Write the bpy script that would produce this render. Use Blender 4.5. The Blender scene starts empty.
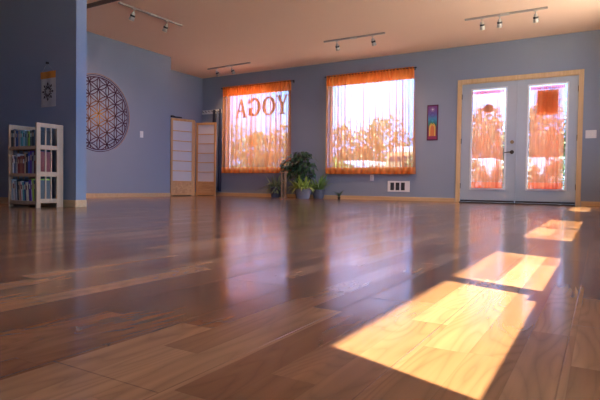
import bpy, bmesh, math, random
from mathutils import Vector, Matrix
random.seed(7)
PI = math.pi
C = bpy.context.scene.collection
S = bpy.context.scene

# ------------------------------------------------------------------ camera
F_PX, YAW, PITCH, ROLL, CAM_Z = 509.9, -0.53346, 0.0273, 0.01484, 0.2444
D = 9.139          # back wall
H = 2.7207         # ceiling over the far half
XR = 0.45          # right wall
XM = -7.30         # wall with the mandala
XC = -8.09         # left wall of the far recess
cy, sy, cp, sp = math.cos(YAW), math.sin(YAW), math.cos(PITCH), math.sin(PITCH)
fwd = Vector((sy*cp, cy*cp, -sp)); rt = Vector((cy, -sy, 0)); up = rt.cross(fwd)
cr, sr = math.cos(ROLL), math.sin(ROLL)
right = cr*rt + sr*up
upv = -sr*rt + cr*up
cam = bpy.data.objects.new('camera', bpy.data.cameras.new('camera'))
C.objects.link(cam)
M = Matrix((right, upv, -fwd)).transposed().to_4x4()
M.translation = Vector((0, 0, CAM_Z))
cam.matrix_world = M
cam.data.sensor_width = 36
cam.data.lens = 36*F_PX/600
cam.data.clip_start = 0.02
cam.data.clip_end = 500
S.camera = cam

# ------------------------------------------------------------------ materials
def lin(c):
    return tuple(((x/255)/12.92 if x/255 <= .04045 else ((x/255+.055)/1.055)**2.4) for x in c)

def mat(name, col, rough=.6, metal=0., var=.06, scale=12., bump=0., bscale=80., spec=.5, trans=0.):
    m = bpy.data.materials.new(name); m.use_nodes = True
    nt = m.node_tree; N = nt.nodes; L = nt.links
    b = N['Principled BSDF']
    b.inputs['Roughness'].default_value = rough
    b.inputs['Metallic'].default_value = metal
    b.inputs['Specular IOR Level'].default_value = spec
    tc = N.new('ShaderNodeTexCoord')
    nz = N.new('ShaderNodeTexNoise'); nz.inputs['Scale'].default_value = scale; nz.inputs['Detail'].default_value = 4
    L.new(tc.outputs['Object'], nz.inputs['Vector'])
    mx = N.new('ShaderNodeMix'); mx.data_type = 'RGBA'
    mx.inputs[6].default_value = (*[max(0, c*(1-var)) for c in col], 1)
    mx.inputs[7].default_value = (*[min(1, c*(1+var)) for c in col], 1)
    L.new(nz.outputs['Fac'], mx.inputs[0]); L.new(mx.outputs[2], b.inputs['Base Color'])
    if bump:
        n2 = N.new('ShaderNodeTexNoise'); n2.inputs['Scale'].default_value = bscale
        L.new(tc.outputs['Object'], n2.inputs['Vector'])
        bp = N.new('ShaderNodeBump'); bp.inputs['Strength'].default_value = bump; bp.inputs['Distance'].default_value = .004
        L.new(n2.outputs['Fac'], bp.inputs['Height']); L.new(bp.outputs['Normal'], b.inputs['Normal'])
    return m

def wood(name, c1, c2, rough=.45, axis=2, scale=1.):
    m = bpy.data.materials.new(name); m.use_nodes = True
    N = m.node_tree.nodes; L = m.node_tree.links; b = N['Principled BSDF']
    b.inputs['Roughness'].default_value = rough
    tc = N.new('ShaderNodeTexCoord'); mp = N.new('ShaderNodeMapping')
    s = [28*scale]*3; s[axis] = 2.2*scale
    mp.inputs['Scale'].default_value = s
    nz = N.new('ShaderNodeTexNoise'); nz.inputs['Scale'].default_value = 1; nz.inputs['Detail'].default_value = 5; nz.inputs['Distortion'].default_value = .6
    L.new(tc.outputs['Object'], mp.inputs['Vector']); L.new(mp.outputs[0], nz.inputs['Vector'])
    mx = N.new('ShaderNodeMix'); mx.data_type = 'RGBA'
    mx.inputs[6].default_value = (*c1, 1); mx.inputs[7].default_value = (*c2, 1)
    rp = N.new('ShaderNodeMapRange'); rp.inputs[1].default_value = .3; rp.inputs[2].default_value = .7
    L.new(nz.outputs['Fac'], rp.inputs[0]); L.new(rp.outputs[0], mx.inputs[0]); L.new(mx.outputs[2], b.inputs['Base Color'])
    return m

def sheer(name, col, clear, tint=(1, 1, 1), refl=.35):
    """thin woven cloth: part of the light passes the holes, the rest scatters in the threads"""
    m = bpy.data.materials.new(name); m.use_nodes = True
    N = m.node_tree.nodes; L = m.node_tree.links
    N.remove(N['Principled BSDF']); out = N['Material Output']
    tc = N.new('ShaderNodeTexCoord'); nz = N.new('ShaderNodeTexNoise')
    nz.inputs['Scale'].default_value = 60; L.new(tc.outputs['Object'], nz.inputs['Vector'])
    mr = N.new('ShaderNodeMapRange'); mr.inputs[3].default_value = clear-.05; mr.inputs[4].default_value = clear+.05
    L.new(nz.outputs['Fac'], mr.inputs[0])
    tr = N.new('ShaderNodeBsdfTransparent'); tr.inputs[0].default_value = (*tint, 1)
    tl = N.new('ShaderNodeBsdfTranslucent'); tl.inputs[0].default_value = (*col, 1)
    df = N.new('ShaderNodeBsdfDiffuse'); df.inputs[0].default_value = (*col, 1)
    m1 = N.new('ShaderNodeMixShader'); m1.inputs[0].default_value = refl
    L.new(tl.outputs[0], m1.inputs[1]); L.new(df.outputs[0], m1.inputs[2])
    m2 = N.new('ShaderNodeMixShader'); L.new(mr.outputs[0], m2.inputs[0])
    L.new(m1.outputs[0], m2.inputs[1]); L.new(tr.outputs[0], m2.inputs[2])
    L.new(m2.outputs[0], out.inputs[0])
    return m

def glass_mat(name='window glass', tint=(.95, .97, .97)):
    m = bpy.data.materials.new(name); m.use_nodes = True
    N = m.node_tree.nodes; L = m.node_tree.links
    N.remove(N['Principled BSDF']); out = N['Material Output']
    tr = N.new('ShaderNodeBsdfTransparent'); tr.inputs[0].default_value = (*tint, 1)
    gl = N.new('ShaderNodeBsdfGlossy'); gl.inputs['Roughness'].default_value = .02
    fr = N.new('ShaderNodeFresnel'); fr.inputs[0].default_value = 1.45
    # the same on both faces of the pane
    geo = N.new('ShaderNodeNewGeometry'); mul = N.new('ShaderNodeMath'); mul.operation = 'MULTIPLY'; inv = N.new('ShaderNodeMath'); inv.operation = 'SUBTRACT'
    inv.inputs[0].default_value = 1; L.new(geo.outputs['Backfacing'], inv.inputs[1])
    L.new(fr.outputs[0], mul.inputs[0]); L.new(inv.outputs[0], mul.inputs[1])
    mx = N.new('ShaderNodeMixShader'); L.new(mul.outputs[0], mx.inputs[0])
    L.new(tr.outputs[0], mx.inputs[1]); L.new(gl.outputs[0], mx.inputs[2]); L.new(mx.outputs[0], out.inputs[0])
    return m

def floor_mat():
    m = bpy.data.materials.new('three-strip oak laminate'); m.use_nodes = True
    N = m.node_tree.nodes; L = m.node_tree.links; b = N['Principled BSDF']
    def mth(op, a, c=None, d=None):
        n = N.new('ShaderNodeMath'); n.operation = op
        for i, v in enumerate((a, c, d)):
            if v is None: continue
            if isinstance(v, (int, float)): n.inputs[i].default_value = v
            else: L.new(v, n.inputs[i])
        return n.outputs[0]
    def comb(x, y, z=0.):
        n = N.new('ShaderNodeCombineXYZ')
        for i, v in enumerate((x, y, z)):
            if isinstance(v, (int, float)): n.inputs[i].default_value = v
            else: L.new(v, n.inputs[i])
        return n.outputs[0]
    tc = N.new('ShaderNodeTexCoord'); sep = N.new('ShaderNodeSeparateXYZ'); L.new(tc.outputs['Object'], sep.inputs[0])
    x, y = sep.outputs[0], sep.outputs[1]
    s = mth('DIVIDE', mth('ADD', x, 20.04), .0667)
    si = mth('FLOOR', s)
    bdx = mth('DIVIDE', mth('ADD', x, 20.04), .2); bi = mth('FLOOR', bdx)
    w1 = N.new('ShaderNodeTexWhiteNoise'); w1.noise_dimensions = '1D'; L.new(si, w1.inputs['W'])
    yy = mth('ADD', mth('DIVIDE', mth('ADD', y, 20.), .52), mth('MULTIPLY', w1.outputs[0], 7.))
    pi_ = mth('FLOOR', yy)
    w2 = N.new('ShaderNodeTexWhiteNoise'); w2.noise_dimensions = '2D'; L.new(comb(si, pi_), w2.inputs['Vector'])
    rnd = w2.outputs[0]
    # board joints
    par = mth('MULTIPLY', mth('FRACT', mth('MULTIPLY', bi, .5)), 2.)
    by = mth('DIVIDE', mth('ADD', mth('SUBTRACT', y, 1.046), mth('ADD', 24., mth('MULTIPLY', par, .62))), 1.2)
    def edge(v, size, halfw):       # 1 at the seam, 0 away
        f = mth('FRACT', v); d = mth('MINIMUM', f, mth('SUBTRACT', 1., f)); d = mth('MULTIPLY', d, size)
        n = N.new('ShaderNodeMapRange'); n.inputs[1].default_value = 0; n.inputs[2].default_value = halfw
        n.inputs[3].default_value = 1; n.inputs[4].default_value = 0
        L.new(d, n.inputs[0]); return n.outputs[0]
    seam = mth('MAXIMUM', edge(bdx, .2, .0016), edge(by, 1.2, .0016))
    sub = mth('MAXIMUM', edge(s, .0667, .0011), edge(yy, .52, .0011))
    # grain
    off = mth('MULTIPLY', rnd, 37.)
    gv = comb(mth('ADD', mth('MULTIPLY', x, 42.), off), mth('ADD', mth('MULTIPLY', y, 2.6), off), off)
    g1 = N.new('ShaderNodeTexNoise'); g1.inputs['Scale'].default_value = 1; g1.inputs['Detail'].default_value = 6; g1.inputs['Distortion'].default_value = .4
    L.new(gv, g1.inputs['Vector'])
    rv = comb(mth('ADD', mth('MULTIPLY', x, 9.), off), mth('ADD', mth('MULTIPLY', y, 1.5), off), off)
    g2 = N.new('ShaderNodeTexNoise'); g2.inputs['Scale'].default_value = 1; g2.inputs['Detail'].default_value = 1.5
    L.new(rv, g2.inputs['Vector'])
    ring = mth('ABSOLUTE', mth('SINE', mth('MULTIPLY', g2.outputs['Fac'], 62.)))
    ring = mth('POWER', ring, .6)
    cr_ = N.new('ShaderNodeValToRGB'); cr_.color_ramp.interpolation = 'LINEAR'
    e = cr_.color_ramp.elements
    e[0].position = 0; e[0].color = (*FC1, 1); e[1].position = 1; e[1].color = (*FC3, 1)
    k = e.new(.55); k.color = (*FC2, 1)
    L.new(rnd, cr_.inputs[0])
    gr = mth('ADD', mth('MULTIPLY', g1.outputs['Fac'], .55), mth('MULTIPLY', ring, .15))
    mr = N.new('ShaderNodeMapRange'); mr.inputs[1].default_value = .2; mr.inputs[2].default_value = .75
    mr.inputs[3].default_value = .62; mr.inputs[4].default_value = 1.22
    L.new(gr, mr.inputs[0])
    mr2 = mth('SUBTRACT', mr.outputs[0], mth('ADD', mth('MULTIPLY', seam, .38), mth('MULTIPLY', sub, .12)))
    vm = N.new('ShaderNodeVectorMath'); vm.operation = 'SCALE'
    L.new(cr_.outputs[0], vm.inputs[0]); L.new(mr2, vm.inputs['Scale'])
    L.new(vm.outputs[0], b.inputs['Base Color'])
    w3 = N.new('ShaderNodeTexWhiteNoise'); w3.noise_dimensions = '2D'; L.new(comb(pi_, si), w3.inputs['Vector'])
    rr = N.new('ShaderNodeMapRange'); rr.inputs[3].default_value = .11; rr.inputs[4].default_value = .21
    L.new(mth('ADD', mth('MULTIPLY', g1.outputs['Fac'], .4), mth('MULTIPLY', w3.outputs[0], .6)), rr.inputs[0]); L.new(rr.outputs[0], b.inputs['Roughness'])
    b.inputs['Specular IOR Level'].default_value = .36
    bp = N.new('ShaderNodeBump'); bp.inputs['Strength'].default_value = .25; bp.inputs['Distance'].default_value = .0008
    hgt = mth('SUBTRACT', 1., seam)
    L.new(hgt, bp.inputs['Height']); L.new(bp.outputs['Normal'], b.inputs['Normal'])
    return m
FC1 = (.185, .076, .034); FC2 = (.255, .116, .052); FC3 = (.42, .225, .112)

Mt = {}
Mt['wall'] = mat('blue grey wall paint', (.235, .278, .368), .75, var=.03, scale=3, bump=.25, bscale=140)
Mt['ceiling'] = mat('peach ceiling paint', (.86, .62, .46), .9, var=.02, scale=2, bump=.2, bscale=100)
Mt['floor'] = floor_mat()
Mt['trimwood'] = wood('light pine trim', (.52, .33, .17), (.62, .42, .24), .5, 0)
Mt['casing'] = wood('light pine casing', (.55, .36, .18), (.66, .46, .26), .5, 2)
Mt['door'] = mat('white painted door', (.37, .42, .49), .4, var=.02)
Mt['white'] = mat('white plastic', (.72, .72, .74), .4, var=.02)
Mt['vinyl'] = mat('white vinyl window frame', (.75, .75, .75), .45, var=.02)
Mt['glass'] = glass_mat()
Mt['tinted'] = glass_mat('dimming tint glass', (.62, .67, .74))  # tint added to dim and cool the daylight through the back panes
Mt['sheer'] = sheer('orange sheer voile', (.76, .275, .085), .43)
Mt['sheer2'] = sheer('orange voile doubled', (.96, .27, .05), .14)
Mt['sheer_d'] = sheer('coral sheer voile', (.82, .27, .11), .42)
Mt['sheer_d2'] = sheer('coral voile doubled', (.90, .13, .14), .22)
Mt['sheer_r'] = sheer('orange red voile gathered', (.92, .20, .07), .20)
Mt['black'] = mat('black metal', (.02, .02, .022), .45, .3)
Mt['dark'] = mat('dark interior', (.015, .013, .013), .8)
Mt['bronze'] = mat('dark bronze', (.05, .035, .025), .35, .8)
Mt['brass'] = mat('aged brass', (.28, .20, .11), .35, .9)
Mt['nickel'] = mat('satin nickel', (.45, .45, .47), .3, .9)
Mt['lamp'] = mat('brushed lamp metal', (.50, .47, .43), .4, .4)
Mt['track'] = mat('track paint', (.36, .32, .29), .5)
Mt['pine'] = wood('pale pine', (.42, .27, .165), (.52, .35, .225), .5, 2)
Mt['oak'] = wood('honey oak', (.62, .30, .10), (.72, .41, .17), .45, 2)
Mt['oakboard'] = wood('honey oak board', (.56, .27, .10), (.74, .44, .20), .45, 0, .7)
Mt['paper'] = mat('rice paper', (.66, .62, .62), .9, var=.03)
Mt['page'] = mat('book pages', (.62, .57, .48), .9, var=.08, scale=60)
Mt['leaf_dark'] = mat('dark green leaf', (.055, .125, .06), .3, var=.6, scale=9)
Mt['leaf_mid'] = mat('green leaf', (.16, .28, .07), .4, var=.45, scale=14)
Mt['leaf_lime'] = mat('lime striped leaf', (.38, .50, .10), .4, var=.4, scale=22)
Mt['leaf_grey'] = mat('grey green leaf', (.20, .26, .14), .45, var=.4, scale=16)
Mt['pot_grey'] = mat('grey ceramic', (.33, .33, .38), .45)
Mt['pot_dark'] = mat('dark slate pot', (.13, .14, .18), .45)
Mt['soil'] = mat('potting soil', (.03, .02, .014), .95, var=.4, scale=60)
Mt['stem'] = mat('brown stem', (.12, .07, .04), .8)
Mt['navy'] = mat('navy cloth', (.018, .026, .06), .9, var=.15)
Mt['slate'] = mat('slate blue cloth', (.12, .15, .22), .9, var=.15)
Mt['letter'] = mat('maroon vinyl lettering', (.13, .022, .03), .6)
Mt['cream'] = mat('cream cloth', (.42, .42, .42), .9, var=.08, scale=70)
Mt['orange'] = mat('orange cloth', (.62, .22, .03), .9)
Mt['ink'] = mat('black ink', (.02, .018, .02), .8)
Mt['bark'] = mat('tree bark', (.13, .09, .06), .9, var=.3)
Mt['tree1'] = mat('autumn olive foliage', (.36, .29, .13), .8, var=.4, scale=1.5)
Mt['tree2'] = mat('green foliage', (.28, .31, .13), .8, var=.4, scale=1.5)
Mt['tree3'] = mat('rust foliage', (.44, .27, .12), .8, var=.4, scale=1.5)
Mt['bush'] = mat('yellow green shrub', (.42, .45, .08), .8, var=.4, scale=4)
Mt['ground'] = mat('pale gravel', (.42, .36, .28), .95, var=.12, scale=.6)
Mt['carwhite'] = mat('white car paint', (.80, .80, .80), .25, var=.01)
Mt['carglass'] = mat('car window glass', (.04, .05, .06), .1)
Mt['tyre'] = mat('tyre rubber', (.02, .02, .02), .9)
Mt['stucco'] = mat('exterior stucco', (.45, .40, .34), .9, var=.05)
Mt['redsign'] = mat('red round sign vinyl', (.62, .03, .05), .6)
Mt['amber'] = sheer('amber sign paper', (.72, .24, .05), .02, refl=.3)
Mt['sun_gold'] = None

# ------------------------------------------------------------------ mesh helpers
def obj(name, bm, m=None, parent=None, smooth=False, bevel=0., solid=0.):
    me = bpy.data.meshes.new(name)
    bmesh.ops.recalc_face_normals(bm, faces=bm.faces[:])
    bm.to_mesh(me); bm.free()
    for mm in (m if isinstance(m, (list, tuple)) else [m]):
        if mm: me.materials.append(mm)
    if smooth:
        for p in me.polygons: p.use_smooth = True
    o = bpy.data.objects.new(name, me); C.objects.link(o)
    if parent: o.parent = parent
    if solid:
        s = o.modifiers.new('solid', 'SOLIDIFY'); s.thickness = solid; s.offset = 0
    if bevel:
        b = o.modifiers.new('bevel', 'BEVEL'); b.width = bevel; b.segments = 2; b.limit_method = 'ANGLE'; b.angle_limit = .7
    return o

def B(): return bmesh.new()
def box(bm, x0, x1, y0, y1, z0, z1, mi=0, mtx=None):
    v = [bm.verts.new(p) for p in ((x0,y0,z0),(x1,y0,z0),(x1,y1,z0),(x0,y1,z0),(x0,y0,z1),(x1,y0,z1),(x1,y1,z1),(x0,y1,z1))]
    if mtx is not None:
        for q in v: q.co = mtx @ q.co
    for f in ((3,2,1,0),(4,5,6,7),(0,1,5,4),(1,2,6,5),(2,3,7,6),(3,0,4,7)):
        bm.faces.new([v[i] for i in f]).material_index = mi
    return bm
def tube(bm, pts, r, seg=10, mi=0, cap=True):
    pts = [Vector(p) for p in pts]; rs = r if isinstance(r, (list, tuple)) else [r]*len(pts)
    rings = []; prev = None
    for i, p in enumerate(pts):
        t = (pts[min(i+1, len(pts)-1)]-pts[max(i-1, 0)]).normalized()
        a = (Vector((0,0,1)) if abs(t.z) < .9 else Vector((1,0,0))) if prev is None else prev
        u = (a - t*a.dot(t)).normalized(); prev = u; w = t.cross(u)
        rings.append([bm.verts.new(p + rs[i]*(math.cos(2*PI*k/seg)*u + math.sin(2*PI*k/seg)*w)) for k in range(seg)])
    for a, b in zip(rings, rings[1:]):
        for k in range(seg):
            bm.faces.new((a[k], a[(k+1) % seg], b[(k+1) % seg], b[k])).material_index = mi
    if cap:
        bm.faces.new(rings[0][::-1]).material_index = mi; bm.faces.new(rings[-1]).material_index = mi
    return bm
def lathe(bm, prof, c=(0,0,0), seg=24, sx=1., sy_=1., mi=0):
    rings = []
    for r, z in prof:
        rings.append([bm.verts.new((c[0]+sx*r*math.cos(2*PI*k/seg), c[1]+sy_*r*math.sin(2*PI*k/seg), c[2]+z)) for k in range(seg)])
    for a, b in zip(rings, rings[1:]):
        for k in range(seg):
            bm.faces.new((a[k], a[(k+1) % seg], b[(k+1) % seg], b[k])).material_index = mi
    bm.faces.new(rings[0][::-1]).material_index = mi; bm.faces.new(rings[-1]).material_index = mi
    return bm
def prism(bm, poly, fn, t0, t1, mi=0):
    """poly (a,b) points; fn(a,b,t)->xyz"""
    A = [bm.verts.new(fn(a, b, t0)) for a, b in poly]; Z = [bm.verts.new(fn(a, b, t1)) for a, b in poly]
    n = len(poly)
    bm.faces.new(A).material_index = mi; bm.faces.new(Z[::-1]).material_index = mi
    for i in range(n):
        bm.faces.new((A[i], Z[i], Z[(i+1) % n], A[(i+1) % n])).material_index = mi
def strip(bm, line, w, fn, t0, t1, mi=0, closed=False):
    """a band of width w along a 2-D polyline, raised from t0 to t1"""
    n = len(line); L_, R_ = [], []
    for i, p in enumerate(line):
        if closed: a, b = line[(i-1) % n], line[(i+1) % n]
        else: a, b = line[max(i-1, 0)], line[min(i+1, n-1)]
        dx, dy = b[0]-a[0], b[1]-a[1]; l = math.hypot(dx, dy) or 1
        nx, ny = -dy/l*w/2, dx/l*w/2
        L_.append((p[0]+nx, p[1]+ny)); R_.append((p[0]-nx, p[1]-ny))
    rng = range(n if closed else n-1)
    V = [[bm.verts.new(fn(a, b, t)) for a, b in Q] for t in (t0, t1) for Q in (L_, R_)]
    for i in rng:
        j = (i+1) % n
        for a, b in ((V[2], V[3]), (V[0], V[2]), (V[3], V[1])):
            bm.faces.new((a[i], b[i], b[j], a[j])).material_index = mi
def prop(o, label=None, cat=None, group=None, kind=None):
    if label: o['label'] = label
    if cat: o['category'] = cat
    if group: o['group'] = group
    if kind: o['kind'] = kind
    return o
def thing(name, label, cat, loc=(0,0,0), rz=0., group=None, kind=None):
    o = bpy.data.objects.new(name, None); o.empty_display_size = .05; C.objects.link(o)
    o.location = loc; o.rotation_euler = (0, 0, rz)
    return prop(o, label, cat, group, kind)
def struct(name, bm, m, label=None, parent=None, **k):
    o = obj(name, bm, m, parent, **k)
    if parent is None: prop(o, label, kind='structure')
    return o
def sgroup(name, label, loc=(0,0,0)):
    o = bpy.data.objects.new(name, None); C.objects.link(o); o.location = loc
    return prop(o, label, kind='structure')

# ------------------------------------------------------------------ room shell
struct('floor', box(B(), -9.2, XR, -3.5, D, -.12, 0), Mt['floor'], 'glossy brown oak laminate floor laid in long strips')
YS = 4.735
struct('ceiling', box(B(), -9.2, XR+.15, YS, D+.2, H, H+.12), Mt['ceiling'], 'flat peach coloured ceiling over the far part of the room')
struct('ceiling', box(B(), -9.2, XR+.15, -3.5, YS-.03, H+.045, H+.165), Mt['ceiling'], 'slightly raised ceiling over the near part of the room')
struct('step_shade', box(B(), -9.2, XR, YS-.03, YS, H-.004, H+.06), mat('brown step shade paint', (.16, .11, .09), .7), 'riser where the ceiling steps up, its shade painted dark brown')  # shade on the step's face, painted in as dark brown

def wall_y(bm, x0, x1, y0, y1, z0, z1, holes):       # wall along X with rectangular holes (xa,xb,za,zb)
    xs = sorted({x0, x1, *[h[0] for h in holes], *[h[1] for h in holes]})
    for a, b in zip(xs, xs[1:]):
        hs = sorted([h for h in holes if h[0] <= a+1e-6 and h[1] >= b-1e-6], key=lambda h: h[2]); z = z0
        for h in hs:
            if h[2] > z: box(bm, a, b, y0, y1, z, h[2])
            z = h[3]
        if z < z1: box(bm, a, b, y0, y1, z, z1)
def wall_x(bm, x0, x1, y0, y1, z0, z1, holes):
    ys = sorted({y0, y1, *[h[0] for h in holes], *[h[1] for h in holes]})
    for a, b in zip(ys, ys[1:]):
        hs = sorted([h for h in holes if h[0] <= a+1e-6 and h[1] >= b-1e-6], key=lambda h: h[2]); z = z0
        for h in hs:
            if h[2] > z: box(bm, x0, x1, a, b, z, h[2])
            z = h[3]
        if z < z1: box(bm, x0, x1, a, b, z, z1)

W1 = (-7.385, -5.72, .60, 2.30); W2 = (-4.775, -3.005, .60, 2.30)
DX0, DX1, DZ = -2.145, -.345, 2.055     # french door opening
bm = B(); wall_y(bm, XC-.15, XR+.15, D, D+.16, 0, H, [W1, W2, (DX0-.02, DX1+.02, 0, DZ+.02)])
struct('wall_back', bm, Mt['wall'], 'blue grey back wall with two curtained windows and a double door')
RW = [(.345, 1.82, .95, 2.45), (2.48, 4.285, .95, 2.45), (6.49, 8.0, .95, 2.45)]
RW_ADDED = [(-1.7, -.9, .95, 2.3), (4.50, 6.30, 1.40, 2.45), (1.93, 2.42, 1.4, 2.45)]  # unseen windows added to let more daylight into the room
bm = B(); wall_x(bm, XR, XR+.15, -3.65, D, 0, H+.12, RW+RW_ADDED)
struct('wall_right', bm, Mt['wall'], 'right side wall with windows letting the sun in')
struct('wall_left', box(B(), XC-.15, XM, 3.331, 7.33, 0, H+.1), Mt['wall'], 'blue grey side wall carrying the round mandala')
struct('wall_recess', box(B(), XC-.15, XC, 7.33, D, 0, H), Mt['wall'], 'short far side wall in the recess behind the folding screen')
struct('wall_partition', box(B(), -9.2, -4.475, 3.215, 3.331, 0, H+.1), Mt['wall'], 'dark blue grey partition wall behind the bookcase with a pale blue end')
struct('wall_rear', box(B(), -9.2, XR, -3.65, -3.5, 0, H+.12), Mt['wall'], 'rear wall behind the viewpoint')
struct('wall_front_left', box(B(), -9.35, -9.2, -3.65, 3.331, 0, H+.12), Mt['wall'], 'far left wall of the near part of the room')

# baseboards
BH, BT = .072, .014
def bb(name, x0, x1, y0, y1, label):
    struct(name, box(B(), x0, x1, y0, y1, 0, BH), Mt['trimwood'], label, bevel=.003)
bm = B(); box(bm, XC, DX0-.075, D-BT, D, 0, BH); box(bm, DX1+.075, XR, D-BT, D, 0, BH)
struct('baseboard_back', bm, Mt['trimwood'], 'light pine baseboard along the back wall', bevel=.003)
bb('baseboard_left', XM, XM+BT, 3.331, 7.33, 'light pine baseboard under the mandala wall')
bb('baseboard_recess', XC, XC+BT, 7.33, D-BT, 'light pine baseboard in the recess')
bb('baseboard_partition', -9.2, -4.475, 3.215-BT, 3.215, 'light pine baseboard behind the bookcase')
bb('baseboard_partition_end', -4.475, -4.475+BT, 3.215-BT, 3.331, 'light pine baseboard on the partition end')
bb('baseboard_right', XR-BT, XR, -.3, D-BT, 'light pine baseboard along the right wall')

# windows of the back wall
def back_window(name, W, label):
    t = sgroup(name, label, ((W[0]+W[1])/2, D+.12, W[2])); ox, oz = -t.location.x, -t.location.z
    bm = B(); a, b, c, d = W[0]+ox, W[1]+ox, 0, W[3]+oz; w = .03
    box(bm, a, a+w, -.02, .03, c, d); box(bm, b-w, b, -.02, .03, c, d)
    box(bm, a+w, b-w, -.02, .03, c, c+w); box(bm, a+w, b-w, -.02, .03, d-w, d)
    obj('window_frame', bm, Mt['vinyl'], t, bevel=.003)
    bm = B(); box(bm, a+w, b-w, 0, .005, c+w, d-w); obj('glass_pane', bm, Mt['tinted'], t)
    bm = B(); box(bm, a, b, -.135, -.02, 0, .018); obj('window_sill', bm, Mt['vinyl'], t, bevel=.003)
    return t
w1 = back_window('window_1', W1, 'large window behind the orange curtain nearest the folding screen')
w2 = back_window('window_2', W2, 'large window behind the orange curtain nearest the double door')
# windows of the right wall
def right_window(name, W, label, mull=True, screen=False):
    yc = (W[0]+W[1])/2; t = sgroup(name, label, (XR+.03, yc, W[2]))
    a, b, c, d = W[0]-yc, W[1]-yc, 0, W[3]-W[2]; w = .012; bm = B()
    box(bm, 0, .05, a, a+w, 0, d); box(bm, 0, .05, b-w, b, 0, d); box(bm, 0, .05, a+w, b-w, d-w, d); box(bm, 0, .05, a+w, b-w, -.001, .0)
    if mull: box(bm, -.01, .05, -.028, .028, 0, d)
    obj('window_frame', bm, Mt['vinyl'], t)
    bm = B()
    if mull: box(bm, .02, .024, a+w, -.028, 0, d-w); box(bm, .02, .024, .028, b-w, 0, d-w)
    else: box(bm, .02, .024, a+w, b-w, 0, d-w)
    obj('glass_pane', bm, Mt['glass'], t)
    if screen:
        bm = B(); box(bm, .0, .006, a+.036, a+.042, 0, d-w); obj('screen_edge', bm, Mt['black'], t)
        bm = B(); box(bm, -.012, .0, -.085, -.028, .05, .066); obj('window_latch', bm, Mt['black'], t)
right_window('window_3', RW[0], 'nearest pair of side windows throwing the large sun patch', True, True)
right_window('window_4', RW[1], 'second pair of side windows')
right_window('window_5', RW[2], 'side window beside the double door', False)
right_window('added_window_6', RW_ADDED[0], 'side windows added behind the viewpoint to brighten the room')
right_window('added_window_7', RW_ADDED[1], 'high unseen window added between the lower ones for more light', False)
right_window('added_window_8', RW_ADDED[2], 'narrow unseen window added between the paired ones for more light', False)

# ------------------------------------------------------------------ double door
bm = B(); cw = .068; y0, y1 = D-.018, D
box(bm, DX0-cw, DX0+.004, y0, y1, 0, DZ+.008); box(bm, DX1-.004, DX1+cw, y0, y1, 0, DZ+.008); box(bm, DX0-cw, DX1+cw, y0, y1, DZ+.008, DZ+.08)
struct('trim_2', bm, Mt['casing'], 'light pine casing around the double door', bevel=.003)
bm = B(); box(bm, DX0-.02, DX0+.004, D+.001, D+.16, 0, DZ+.02); box(bm, DX1-.004, DX1+.02, D+.001, D+.16, 0, DZ+.02); box(bm, DX0+.004, DX1-.004, D+.001, D+.16, DZ-.002, DZ+.02)
struct('trim_3', bm, Mt['casing'], 'pine door jamb inside the casing')
struct('trim_4', box(B(), DX0+.004, DX1-.004, D-.05, D+.16, 0, .018), Mt['bronze'], 'dark bronze threshold under the double door', bevel=.004)
XS = -1.243
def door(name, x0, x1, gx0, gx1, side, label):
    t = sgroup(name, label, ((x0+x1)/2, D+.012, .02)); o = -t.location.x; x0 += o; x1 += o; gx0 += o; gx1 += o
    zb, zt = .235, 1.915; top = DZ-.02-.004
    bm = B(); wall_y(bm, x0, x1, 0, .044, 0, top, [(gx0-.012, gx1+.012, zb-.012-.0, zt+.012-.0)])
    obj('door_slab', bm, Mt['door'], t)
    bm = B(); w = .03
    for (a, b, c, d) in ((gx0-w, gx0, zb-w, zt+w), (gx1, gx1+w, zb-w, zt+w), (gx0, gx1, zb-w, zb), (gx0, gx1, zt, zt+w)):
        box(bm, a, b, -.012, .0, c, d)
    f = obj('glass_frame', bm, Mt['white'], t, bevel=.004)
    obj('glass_pane', box(B(), gx0-.012, gx1+.012, .02, .026, zb-.012, zt+.012), Mt['tinted'], t)
    hx = x0-.001 if side < 0 else x1+.001
    for hz in (.27, 1.05, 1.82):
        bm = B(); tube(bm, [(hx, -.010, hz-.045), (hx, -.010, hz+.045)], .008, 8); obj('hinge', bm, Mt['bronze'], t)
    obj('bottom_sweep', box(B(), x0+.004, x1-.004, -.006, 0, 0, .03), Mt['bronze'], t)
    return t
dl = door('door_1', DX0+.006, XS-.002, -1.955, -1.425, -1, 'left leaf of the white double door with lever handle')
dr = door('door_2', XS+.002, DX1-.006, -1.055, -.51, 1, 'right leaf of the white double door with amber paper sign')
# lever and deadbolt belong to the left leaf
ox = -dl.location.x
hx = -1.305+ox
bm = B(); tube(bm, [(hx, 0, .845), (hx, -.012, .845)], .032, 16); tube(bm, [(hx, -.012, .845), (hx, -.055, .845)], .012, 10)
tube(bm, [(hx+.008, -.05, .845), (hx-.06, -.055, .842), (hx-.115, -.05, .834)], [.011, .009, .007], 10)
obj('door_handle', bm, Mt['bronze'], dl, smooth=True)
bm = B(); tube(bm, [(hx, 0, 1.012), (hx, -.014, 1.012)], .030, 16); tube(bm, [(hx, -.014, 1.012), (hx, -.02, 1.012)], .018, 12); box(bm, hx-.005, hx+.005, -.038, -.02, .998, 1.026)
obj('deadbolt', bm, Mt['brass'], dl)
bm = B(); box(bm, XS-.016-.0+ox, XS+.010+ox, -.012, -.0005, .02, DZ-.03)
obj('astragal', bm, Mt['door'], dl, bevel=.003)

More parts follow.
